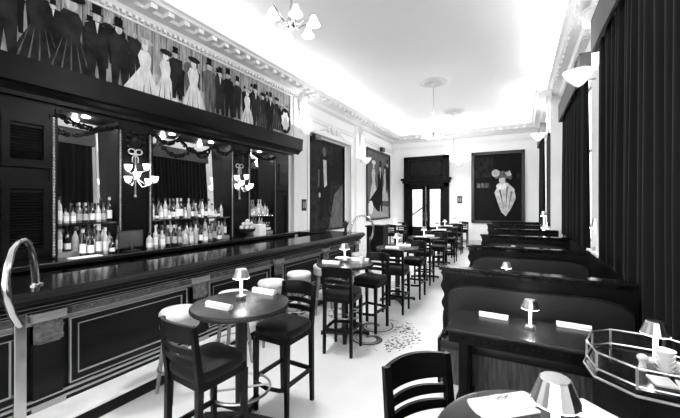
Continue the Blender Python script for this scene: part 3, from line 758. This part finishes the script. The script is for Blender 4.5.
# ---------------------------------------------------------------- hightop tables and bar chairs
def table_proto(label, loc):
    t = thing('pedestal_table', label, 'table', loc, 0, 'round black pedestal tables')
    put('tabletop', MB().lathe([(.36, .975), (.395, .98), (.405, .99), (.405, 1.005), (.395, 1.018), (.38, 1.02), (.001, 1.02)], 48), 'tabletop', t, True)
    put('post', MB().lathe([(.09, .03), (.07, .07), (.048, .1), (.048, .9), (.06, .94), (.16, .965), (.16, .976)], 20), 'iron', t, True)
    fr = MB(); fr.tube([(.24*cos(a), .24*sin(a), .3) for a in [2*pi*k/32 for k in range(32)]], .011, 8, True)
    for k in range(4): a = k*pi/2+pi/4; fr.tube([(.04*cos(a), .04*sin(a), .3), (.24*cos(a), .24*sin(a), .3)], .009, 6)
    put('foot_ring', fr, 'chrome', t, True)
    for k in range(4):
        a = k*pi/2+.35; d = Vector((cos(a), sin(a), 0))
        q = MB().bar(d*.03+Vector((0, 0, .05)), d*.34+Vector((0, 0, .035)), .07, .06, .05, .03)
        q.lathe([(.028, 0), (.028, .012), (.02, .024)], 10, tuple(d*.32))
        put('base_foot', q, 'iron', t)
    return t
def chair_proto(label, loc, rz):
    t = thing('bar_chair', label, 'chair', loc, rz, 'dark wooden bar chairs with upholstered seats')
    # cushion
    def cush(w, d, zl):
        n = 28; ring = []
        for k in range(n):
            a = 2*pi*k/n; cx, cy = cos(a), sin(a)
            e = .42; ring.append((w*math.copysign(abs(cx)**e, cx), d*math.copysign(abs(cy)**e, cy)*(1), 0))
        return ring
    s = MB(); lay = [(.95, .695), (1.0, .71), (1.01, .74), (.97, .765), (.85, .78), (.5, .787), (.01, .79)]
    rg = cush(.205, .205, 0); vs = [(x*f_, y*f_, z) for f_, z in lay for x, y, _ in rg]; n = len(rg); fs = []
    for i in range(len(lay)-1):
        for k in range(n): fs.append((i*n+k, i*n+(k+1) % n, (i+1)*n+(k+1) % n, (i+1)*n+k))
    fs.append(tuple(reversed(range(n)))); s.add(vs, fs)
    put('seat', s, 'seatfabric', t, True)
    put('seat_frame', MB().box(-.19, .19, -.19, .19, .64, .7, .008), 'chairwood', t)
    for sx in (-1, 1):
        put('leg', MB().bar((sx*.175, .175, 0), (sx*.175, .175, .66), .03, .03, .042, .042), 'chairwood', t)
        q = MB().bar((sx*.175, -.2, 0), (sx*.175, -.185, .7), .032, .032, .042, .042)
        q.bar((sx*.175, -.185, .69), (sx*.18, -.23, 1.08), .042, .042, .034, .03); put('leg', q, 'chairwood', t)
    def curved(z0, z1, y0_, y1_, bow, th):
        q = MB(); N = 14; vs = []; fs = []
        for i in range(N+1):
            x = -.178+.356*i/N; b = bow*(1-(2*i/N-1)**2)
            for (yy, zz) in ((y0_-b, z0), (y0_-b+th, z0), (y1_-b+th, z1+.012*(1-(2*i/N-1)**2)), (y1_-b, z1+.012*(1-(2*i/N-1)**2))): vs.append((x, yy, zz))
        for i in range(N):
            for k in range(4): fs.append((i*4+k, i*4+(k+1) % 4, i*4+4+(k+1) % 4, i*4+4+k))
        fs += [(0,1,2,3), (N*4+3, N*4+2, N*4+1, N*4)]
        return q.add(vs, fs)
    put('top_rail', curved(.965, 1.08, -.228, -.243, .045, .022), 'chairwood', t, True)
    put('slat', curved(.89, .925, -.218, -.222, .04, .018), 'chairwood', t, True)
    put('slat', curved(.82, .855, -.21, -.214, .035, .018), 'chairwood', t, True)
    for sx in (-1, 1): put('stretcher', MB().bar((sx*.175, -.19, .3), (sx*.175, .175, .3), .022, .035), 'chairwood', t)
    put('stretcher', MB().bar((-.175, -.19, .3), (.175, -.19, .3), .022, .035), 'chairwood', t)
    put('foot_rest', MB().tube([(-.175, .17, .27), (-.12, .21, .27), (0, .235, .27), (.12, .21, .27), (.175, .17, .27)], .02, 8, flat=(.7, 1)), 'chairwood', t, True)
    return t
TP = CP = None
def table(label, x, y):
    global TP
    if TP is None: TP = table_proto(label, (x, y, 0)); return TP
    return dup(TP, (x, y, 0), rnd.uniform(-.3, .3), label)
def chair(label, x, y, rz):
    global CP
    if CP is None: CP = chair_proto(label, (x, y, 0), rz); return CP
    return dup(CP, (x, y, 0), rz, label)
TAB = [  # x, y, where, lamp dx dy, chairs
    (-2.06, 2.05, 'nearest pedestal table by the bar'),
    (-2.17, 4.15, 'second pedestal table along the bar'),
    (-2.05, 6.1, 'third pedestal table along the bar'),
    (-2.08, 8.3, 'fourth pedestal table along the bar'),
    (-2.2, 10.5, 'fifth pedestal table along the bar'),
    (-2.35, 12.5, 'sixth pedestal table along the bar'),
    (-2.3, 14.4, 'last pedestal table along the bar'),
    (-4.3, 12.5, 'pedestal table alone beyond the bar end')]
CH = [[(-1.95, 1.62, -.08), (-1.9, 2.42, pi-.02)], [(-1.97, 3.72, .12), (-1.95, 4.56, pi-.1)], [(-1.88, 5.52, .03), (-1.86, 6.52, pi)],
      [(-1.95, 7.75, 0), (-1.85, 8.75, pi)], [(-2.05, 9.95, .1), (-1.95, 10.95, pi)], [(-2.2, 11.95, 0), (-2.05, 12.95, pi)], [(-2.2, 13.85, .1), (-2.1, 14.85, pi)], [(-4.2, 11.95, 0), (-4.25, 13.05, pi)]]
LPX = [(-2.14, 2.13), (-2.2, 4.2), (-2.07, 6.15), (-2.1, 8.3), (-2.25, 10.5), (-2.4, 12.5), (-2.35, 14.4), (-4.3, 12.5)]
NK = [[(-2.11, 1.86, .03), (-2.09, 2.37, .0)], [(-2.3, 3.98, .1), (-2.05, 4.4, .2)]]
for i, (x, y, w) in enumerate(TAB):
    table({0: 'round black pedestal table nearest the camera beside the bar', 7: 'round black pedestal table standing alone beyond the bar end'}.get(i, 'round black pedestal table, '+w.replace('pedestal table ', '')), x, y)
    for j, (cx, cy, rz) in enumerate(CH[i]):
        chair('dark bar chair, %s side of the %s' % (('near', 'far')[j], w), cx, cy, rz)
    lamp('small lit table lamp on the '+w, LPX[i][0], LPX[i][1], 1.02, LAMP*1.4 if i < 3 else LAMP)
    nk = NK[i] if i < len(NK) else [(x-.03, y-.22, .05), (x+.05, y+.24, .1)]
    for j, (nx, ny, rz) in enumerate(nk): napkin('rolled white napkin on the %s edge of the %s' % (('near', 'far')[j], w), nx, ny, 1.02, rz)
# tumbler and bowl on the second table
tag(put('tumbler', MB().lathe([(.03, 0), (.035, .004), (.04, .1), (.036, .1), (.03, .01), (.001, .01)], 16), 'china', None, True, (-1.93, 4.2, 1.02)), 'white tumbler on the second pedestal table along the bar', 'glass')
tag(put('shallow_bowl', MB().lathe([(.05, 0), (.055, .006), (.11, .045), (.105, .045), (.05, .012), (.001, .01)], 24), 'china', None, True, (-2.28, 4.28, 1.02)), 'shallow white bowl beside the lamp on the second pedestal table', 'bowl')

# foreground table
FX, FY = .12, 1.3
table('round black pedestal table cut off at the bottom of the photo, right of centre', FX, FY)
fc = chair('dark bar chair at the bottom of the photo beside the foreground table', -.26, 1.48, -2.228)
lamp('large looking ribbed table lamp on the foreground table', .105, 1.285, 1.02, LAMP)
n1 = napkin('wide folded white napkin with small grey print on the foreground table', -.06, 1.5, 1.02, .72)
n1.scale = (1.0, 1.9, .9)
tx = MB()
for k in range(6):
    x0 = -.03+k*.011
    tx.box(x0, x0+.0035, -.004, .005, .0433, .0438); tx.box(x0+.002, x0+.009, (-.004, .002, .004)[k % 3], (-.002, .004, .006)[k % 3], .0433, .0438)
put('printed_mark', tx, 'c_mid', n1)
n2 = napkin('rolled white napkin right of the lamp on the foreground table', .31, 1.55, 1.02, -.75); n2.scale = (1, 1.5, 1)

# ---------------------------------------------------------------- backless bar stools
def stool_proto(label, loc):
    t = thing('bar_stool', label, 'stool', loc, 0, 'backless round bar stools')
    put('seat', MB().lathe([(.172, .755), (.184, .77), (.185, .795), (.168, .818), (.1, .83), (.001, .833)], 28), 'vinyl', t, True)
    put('seat_band', MB().lathe([(.165, .65), (.178, .66), (.178, .757), (.165, .76)], 28), 'vinylside', t, True)
    for k in range(4):
        a = k*pi/2+.6; d = Vector((cos(a), sin(a), 0))
        put('leg', MB().bar(d*.13+Vector((0, 0, .66)), d*.215, .034, .03, .026, .024), 'palewood', t)
    put('foot_ring', MB().tube([(.19*cos(a), .19*sin(a), .27) for a in [2*pi*k/28 for k in range(28)]], .01, 8, True), 'chrome', t, True)
    return t
sp = None
for y, lab in [(2.1, 'pale round bar stool nearest the camera behind the first bar chair'), (2.8, 'pale round bar stool hidden behind the nearest pedestal table'), (3.47, 'pale round bar stool behind the far napkin of the nearest table'),
               (4.1, 'pale round bar stool just left of the second table near chair'), (4.83, 'pale round bar stool against the bar behind the second pedestal table'), (5.55, 'pale round bar stool sixth along the bar front'), (6.3, 'pale round bar stool nearest the far end of the bar')]:
    if sp is None: sp = stool_proto(lab, (-2.93, y, 0))
    else: dup(sp, (-2.93, y, 0), rnd.uniform(0, 1.5), lab)

# ---------------------------------------------------------------- booths
BL, BR = -.82, .96
def booth_proto(label, y):
    t = thing('booth_bench', label, 'booth', (0, y, 0), 0, 'high-backed booth benches along the windows')
    put('back_panel', MB().box(BL+.06, BR, -.05, .05, .008, 1.07), 'wood', t)
    put('top_cap', MB().box(BL, BR, -.085, .085, 1.085, 1.12, .01).box(BL+.03, BR, -.07, .07, 1.05, 1.09), 'bartop', t)
    e = MB(); prof = []
    N = 40
    for i in range(N+1):
        z = .008+1.05*i/N; prof.append((BL+.045+.016*sin(z*33)*(.15+.85*(z > .62)) - .02*max(0, (z-.8)/.25), z))
    e.prism(prof+[(BL+.12, 1.058), (BL+.12, .008)], 'y', -.075, .075)
    put('end_post', e, 'wood', t)
    put('crest_moulding', MB().box(BL+.1, BR, -.065, .065, .97, 1.05), 'wood', t)
    for sg in (-1, 1):
        n = 24; o_ = []
        x0, x1, z0, z1, rr = BL+.1, BR-.03, .42, .95, .22
        pts = [(x0, z0)]+[(x0+rr*1.6-rr*1.6*cos(a), z1-.13+.13*sin(a)) for a in [pi/2*k/10 for k in range(11)]]+[(x1-rr*1.6+rr*1.6*sin(a), z1-.13+.13*cos(a)) for a in [pi/2*k/10 for k in range(11)]]+[(x1, z0)]
        cxm, czm = (x0+x1)/2, (z0+z1)/2
        q = MB(); vs = []; fs = []; m_ = len(pts)
        for sc, d in ((1, .04), (1, .08), (.985, .1), (.94, .118), (.6, .125), (.02, .128)):
            for (px_, pz_) in pts:
                dx, dz = px_-cxm, pz_-czm; k1 = 1-(1-sc)*(.25 if sc > .9 else 1); k2 = sc
                vs.append((cxm+dx*k1, sg*d, czm+dz*k2))
        for i in range(5):
            for k in range(m_): fs.append((i*m_+k, i*m_+(k+1) % m_, (i+1)*m_+(k+1) % m_, (i+1)*m_+k))
        q.add(vs, fs); put('back_cushion', q, 'leather', t, True)
        if sg > 0: put('side_cushion', MB().prism([(sg*.1, .46), (sg*.1, .93), (sg*.16, .97), (sg*.26, .93), (sg*.42, .8), (sg*.52, .66), (sg*.52, .46)], 'x', BR-.1, BR), 'leather', t, True)
        a, b = sorted((sg*.1, sg*.52)); put('seat', MB().box(BL+.1, BR-.03, a, b, .36, .46, .03), 'leather', t, True)
        put('bench_end', MB().box(BL+.08, BL+.1, *sorted((sg*.05, sg*.52)), .008, .47), 'wood', t)
        a, b = sorted((sg*.05, sg*.48)); put('seat_base', MB().box(BL+.1, BR-.03, a, b, .008, .36), 'ribbed', t)
    return t
BYS = [4.0, 6.3, 8.6, 10.9, 13.2, 15.42]
BLAB = ['nearest', 'second', 'third', 'fourth', 'fifth', 'last']
bp = None
for y, n in zip(BYS, BLAB):
    lab = 'dark padded booth bench along the windows, %s one%s' % (n, ' behind the lamp table' if n == 'nearest' else (' by the far wall' if n == 'last' else ' from the camera'))
    if bp is None: bp = booth_proto(lab, y)
    else: dup(bp, (0 if y < YJ else -.22, y, 0), 0, lab)
def btable_proto(label, y):
    t = thing('booth_table', label, 'table', (0, y, 0), 0, 'booth tables along the windows')
    put('tabletop', MB().box(-.58, .95, -.3, .3, .705, .74, .012), 'tabletop', t)
    ap = MB().box(-.56, .93, -.27, .27, .61, .705); 
    x = -.55
    while x < .92: ap.ball((x, -.272, .66), .014, 1, (1, .5, 1.2)); x += .05
    ap.tube([(-.59, -.3, .66), (-.59, .3, .66)], .02, 8)
    put('apron', ap, 'wood', t)
    for x in (-.45, .6):
        put('leg', MB().box(x-.045, x+.045, -.15, -.06, .04, .61, .01), 'wood', t)
        put('leg', MB().box(x-.045, x+.045, .06, .15, .04, .61, .01), 'wood', t)
        put('foot', MB().box(x-.07, x+.07, -.15, .15, .008, .05, .01), 'wood', t)
    return t
tp = None
for i, n in enumerate(['nearest', 'second', 'third', 'fourth', 'fifth']):
    y = [3.36, 5.35, 7.6, 9.9, 12.15][i]
    lab = 'dark rectangular table in the %s booth %s' % (n, 'with the nearest padded back' if i == 0 else 'from the camera')
    if tp is None: tp = btable_proto(lab, y)
    else: dup(tp, (0 if y < 11.3 else -.25, y, 0), 0, lab)
    lamp('small lit table lamp on the %s booth table' % n, (.087, -.16, -.1, -.1, -.2)[i], y+.02, .74, LAMP*(5 if i == 0 else 1.5))
    if i == 0: nk = [(-.22, 3.56, -.05), (.43, 3.6, -.05)]
    else: nk = [(-.35, y+.15, 0), (.42, y+.15, 0)]
    for j, (nx, ny, rz) in enumerate(nk): napkin('rolled white napkin %s of the lamp on the %s booth table' % (('left', 'right')[j], n), nx, ny, .74, rz)

# ---------------------------------------------------------------- tray cart with brass gallery
cart = thing('tray_cabinet', 'dark octagonal cabinet topped by a metal gallery rail, right edge', 'cabinet', (.7, 2.6, 0))
oc = [(.379, 2.60), (.44, 2.81), (.558, 2.91), (.83, 2.9), (.95, 2.78), (.955, 2.5), (.9, 2.27), (.55, 2.285), (.40, 2.42)]
ol = [(a-.7, b-2.6) for a, b in oc]; sh = lambda s, L=ol: [(a*s, b*s) for a, b in L]
put('body', MB().prism(sh(.9), 'z', .008, .83), 'wood', cart)
put('top', MB().prism(sh(1.0), 'z', .85, .87).prism(sh(1.04), 'z', .83, .85), 'bartop', cart)
gr = MB(); n = len(ol)
for z in (.885, .98): gr.tube([(a, b, z) for a, b in ol], .0062, 8, True)
put('gallery_rail', gr, 'chrome', cart, True)
for a, b in ol: put('rail_post', MB().bar((a, b, .87), (a, b, .985), .011), 'chrome', cart)
put('edge_moulding', MB().tube([(a*1.04, b*1.04, .838) for a, b in ol], .008, 8, True), 'mould_highlight', cart, True)
lamp('small lit table lamp on the octagonal tray cabinet', .735, 2.7, .87, LAMP)
def cup(label, x, y, z, first=[None]):
    if first[0] is None:
        t = put('china_bowl', MB().lathe([(.026, 0), (.03, .004), (.046, .03), (.048, .034), (.044, .034), (.026, .008), (.001, .007)], 20), 'china', None, True, (x, y, z)); first[0] = t
        return tag(t, label, 'bowl', 'stacked china bowls on the tray cabinet')
    t = first[0].copy(); C.objects.link(t); t.location = (x, y, z); t['label'] = label
for st, (x, y) in enumerate([(.74, 2.56), (.865, 2.54)]):
    for k in range(5): cup('white china bowl, %s from the bottom of the %s stack on the tray cabinet' % (ORD[k], ('left', 'right')[st]), x, y, .87+k*.0265)
t = thing('pepper_mill', 'small white round-headed shaker on the tray cabinet', 'shaker', (.64, 2.56, .87))
put('body', MB().lathe([(.022, 0), (.024, .005), (.017, .03), (.016, .05), (.02, .058)], 16), 'china', t, True); put('head', MB().ball((0, 0, .075), .026, 2, (1.1, 1.1, .85)), 'china', t, True)
t = thing('sugar_caddy', 'small grey ribbed sugar caddy beside the shaker', 'caddy', (.685, 2.6, .87), .3)
put('caddy', MB().box(-.03, .03, -.025, .025, 0, .045, .004), 'vinylside', t); put('sachets', MB().box(-.025, .025, -.02, .02, .045, .06), 'linen', t)
for k, (x, y, rz) in enumerate([(.69, 2.43, .1), (.8, 2.42, -.1)]):
    t = put('folded_napkin', MB().box(-.05, .05, -.06, .06, 0, .012, .003), 'linen', None, False, (x, y, .87), rz)
    tag(t, 'flat folded white napkin by the gallery rail, %s of the pair' % ('left', 'right')[k], 'napkin', 'folded napkins on the tray cabinet')
t = thing('cream_jug', 'small white cream jug between the two bowl stacks', 'jug', (.80, 2.6, .87))
put('jug', MB().lathe([(.02, 0), (.028, .01), (.03, .03), (.02, .055), (.024, .065), (.02, .065), (.001, .02)], 16), 'china', t, True); put('handle', MB().tube([(0, -.025, .05), (0, -.045, .045), (0, -.045, .025), (0, -.028, .018)], .004, 6), 'china', t, True)

# ---------------------------------------------------------------- curtains and valances
def curtain(label, x, y0_, y1_, z0, z1, amp=.06, wl=.17, seed=1):
    r2 = random.Random(seed); N = int((y1_-y0_)/.012); NZ = 14; ph = [r2.uniform(0, 6) for _ in range(4)]
    q = MB(); vs = []; fs = []
    for j in range(NZ+1):
        tz = j/NZ; z = z1+(z0-z1)*tz; op = .55+.45*min(1, tz*1.5)
        for i in range(N+1):
            y = y0_+(y1_-y0_)*i/N
            yy = y+.07*sin(y*2.6+ph[2])*(tz**1.2)+.05*sin(y*5.3+ph[1])*tz*(1-.5*tz)
            d = amp*op*(.65*sin(2*pi*y/wl+ph[0]+2.2*sin(y*1.7+ph[1]))+.35*sin(2*pi*y/(wl*2.7)+ph[3]))
            vs.append((x+d, yy, z))
    for j in range(NZ):
        for i in range(N): a = j*(N+1)+i; fs.append((a, a+1, a+N+2, a+N+1))
    q.add(vs, fs)
    o = put('curtain', q, 'velvet', None, True); sm = o.modifiers.new('thickness', 'SOLIDIFY'); sm.thickness = .006
    return tag(o, label, 'curtain', 'dark velvet window curtains')
def valance(label, x0, x1, y0_, y1_, z0, z1):
    t = thing('valance', label, 'valance', ((x0+x1)/2, (y0_+y1_)/2, z0), 0, 'box valances over the windows'); hx, hy, h = (x1-x0)/2, (y1_-y0_)/2, z1-z0
    put('front_board', MB().box(-hx, -hx+.03, -hy, hy, 0, h), 'valance', t); put('top_board', MB().box(-hx, hx, -hy, hy, h-.03, h), 'valance', t)
    for s in (-1, 1): put('end_board', MB().box(-hx+.03, hx, *sorted((s*hy, s*(hy-.03))), 0, h-.03), 'valance', t)
CX = XR-.12
curtain('dark velvet curtain at the right edge of the photo, nearest the camera', CX, 1.0, 4.35, .5, 4.15, .055, .2, 3)
curtain('dark velvet curtain beside the nearest booth, left half of the nearest window', CX, 4.4, 5.93, 1.06, 4.15, .055, .17, 4)
valance('grey box valance over the nearest window curtains', XR-.23, XR, .9, 5.98, 4.05, 4.52)
curtain('dark velvet curtain on the second window from the camera', CX, 7.05, 10.43, 1.06, 4.15, .055, .17, 5)
valance('grey box valance over the second window from the camera', XR-.23, XR, 7.0, 10.5, 4.02, 4.46)
curtain('dark velvet curtain nearest the far wall', XR2-.1, 12.65, 15.0, 1.12, 4.15, .05, .17, 6)
valance('grey box valance nearest the far wall', XR2-.2, XR2, 12.6, 15.05, 4.02, 4.5)

# ---------------------------------------------------------------- uplight bowls
ub = None
def uplight(label, x, y, z, rz):
    global ub
    if ub is None:
        ub = thing('uplight_bowl', label, 'wall lamp', (x, y, z), rz, 'white uplight bowls on the walls')
        put('bowl', MB().lathe([(.01, -.2), (.07, -.16), (.16, -.06), (.22, .05), (.21, .05), (.14, -.06), (.01, -.17)], 24, (.23, 0, 0)), 'bowl', ub, True)
        put('bracket', MB().box(0, .1, -.04, .04, -.1, .02), 'ornament', ub)
        t = ub
    else: t = dup(ub, (x, y, z), rz, label)
    point('uplight_lamp', (x+.23*cos(rz), y+.23*sin(rz), z+.03), 14, .05)
uplight('white uplight bowl at the right end of the back bar canopy', XL+.09, 7.85, 4.02, 0)
uplight('white uplight bowl on the left wall between the two pictures', XL+.09, 12.0, 3.62, 0)
uplight('white uplight bowl on the right wall between the nearest two valances', XR-.08, 6.5, 3.93, pi)
uplight('white uplight bowl on the right wall by the farthest valance', XR2-.05, 12.32, 4.05, pi)
uplight('white uplight bowl on the far wall between the door and the picture', -2.4, YB, 3.75, -pi/2)
# lamps on the window ledge
for lab, x, y in (('small lit lamp on the window ledge between the nearest two curtains', XR-.06, 6.6), ('small lit lamp on the window ledge at the farthest curtain', XR2-.13, 12.3)):
    t = lamp(lab, x, y, 1.1, 6); t.scale = (1.2, 1.2, 2.0)

# ---------------------------------------------------------------- chandeliers
chp = None
def chandelier(label, y, rot):
    global chp
    if chp is None:
        t = thing('chandelier', label, 'chandelier', (-2.25, y, 0), rot, 'flower-shaded chandeliers hanging down the room')
        put('ceiling_rose', MB().lathe([(.42, 5.5), (.4, 5.47), (.3, 5.45), (.28, 5.43), (.12, 5.42), (.08, 5.36), (.02, 5.33)], 32), 'rose', t, True)
        put('stem', MB().tube([(0, 0, 5.35), (0, 0, 4.0)], .014, 8).ball((0, 0, 4.6), .03, 1), 'brass', t, True)
        put('hub', MB().lathe([(.01, 3.8), (.05, 3.84), (.06, 3.9), (.03, 3.96), (.02, 4.08)], 16), 'brass', t, True)
        for k in range(6):
            a = 2*pi*k/6; d = Vector((cos(a), sin(a), 0)); r_ = .26
            ar = put('arm', MB().tube([Vector((0, 0, 3.9)), d*.1+Vector((0, 0, 3.86)), d*.18+Vector((0, 0, 3.93)), d*.25+Vector((0, 0, 3.97)), d*r_+Vector((0, 0, 3.93))], .009, 6), 'brass', t, True)
            put('flower_shade', MB().lathe([(.02, .02), (.035, -.01), (.05, -.05), (.075, -.085), (.068, -.085), (.03, -.02)], 12, tuple(d*r_+Vector((0, 0, 3.92)))), 'shadeglass', ar, True)
            put('bulb', MB().ball(tuple(d*r_+Vector((0, 0, 3.865))), .03, 2), 'bulb', ar, True)
        chp = t
    else: t = dup(chp, (-2.25, y, 0), rot, label)
    d = bpy.data.lights.new('chandelier_lamp', 'SPOT'); d.energy = CHAND; d.spot_size = R(165); d.spot_blend = .5; d.shadow_soft_size = .25
    o = bpy.data.objects.new('chandelier_lamp', d); C.objects.link(o); o.location = (-2.25, y, 3.75)
    point('chandelier_glow', (-2.25, y, 3.7), 45, .3)
chandelier('flower-shaded chandelier at the top of the photo, nearest the camera', 3.0, .3)
chandelier('flower-shaded chandelier in the middle of the room', 10.0, .2)
chandelier('flower-shaded chandelier nearest the far wall', 13.5, .5)
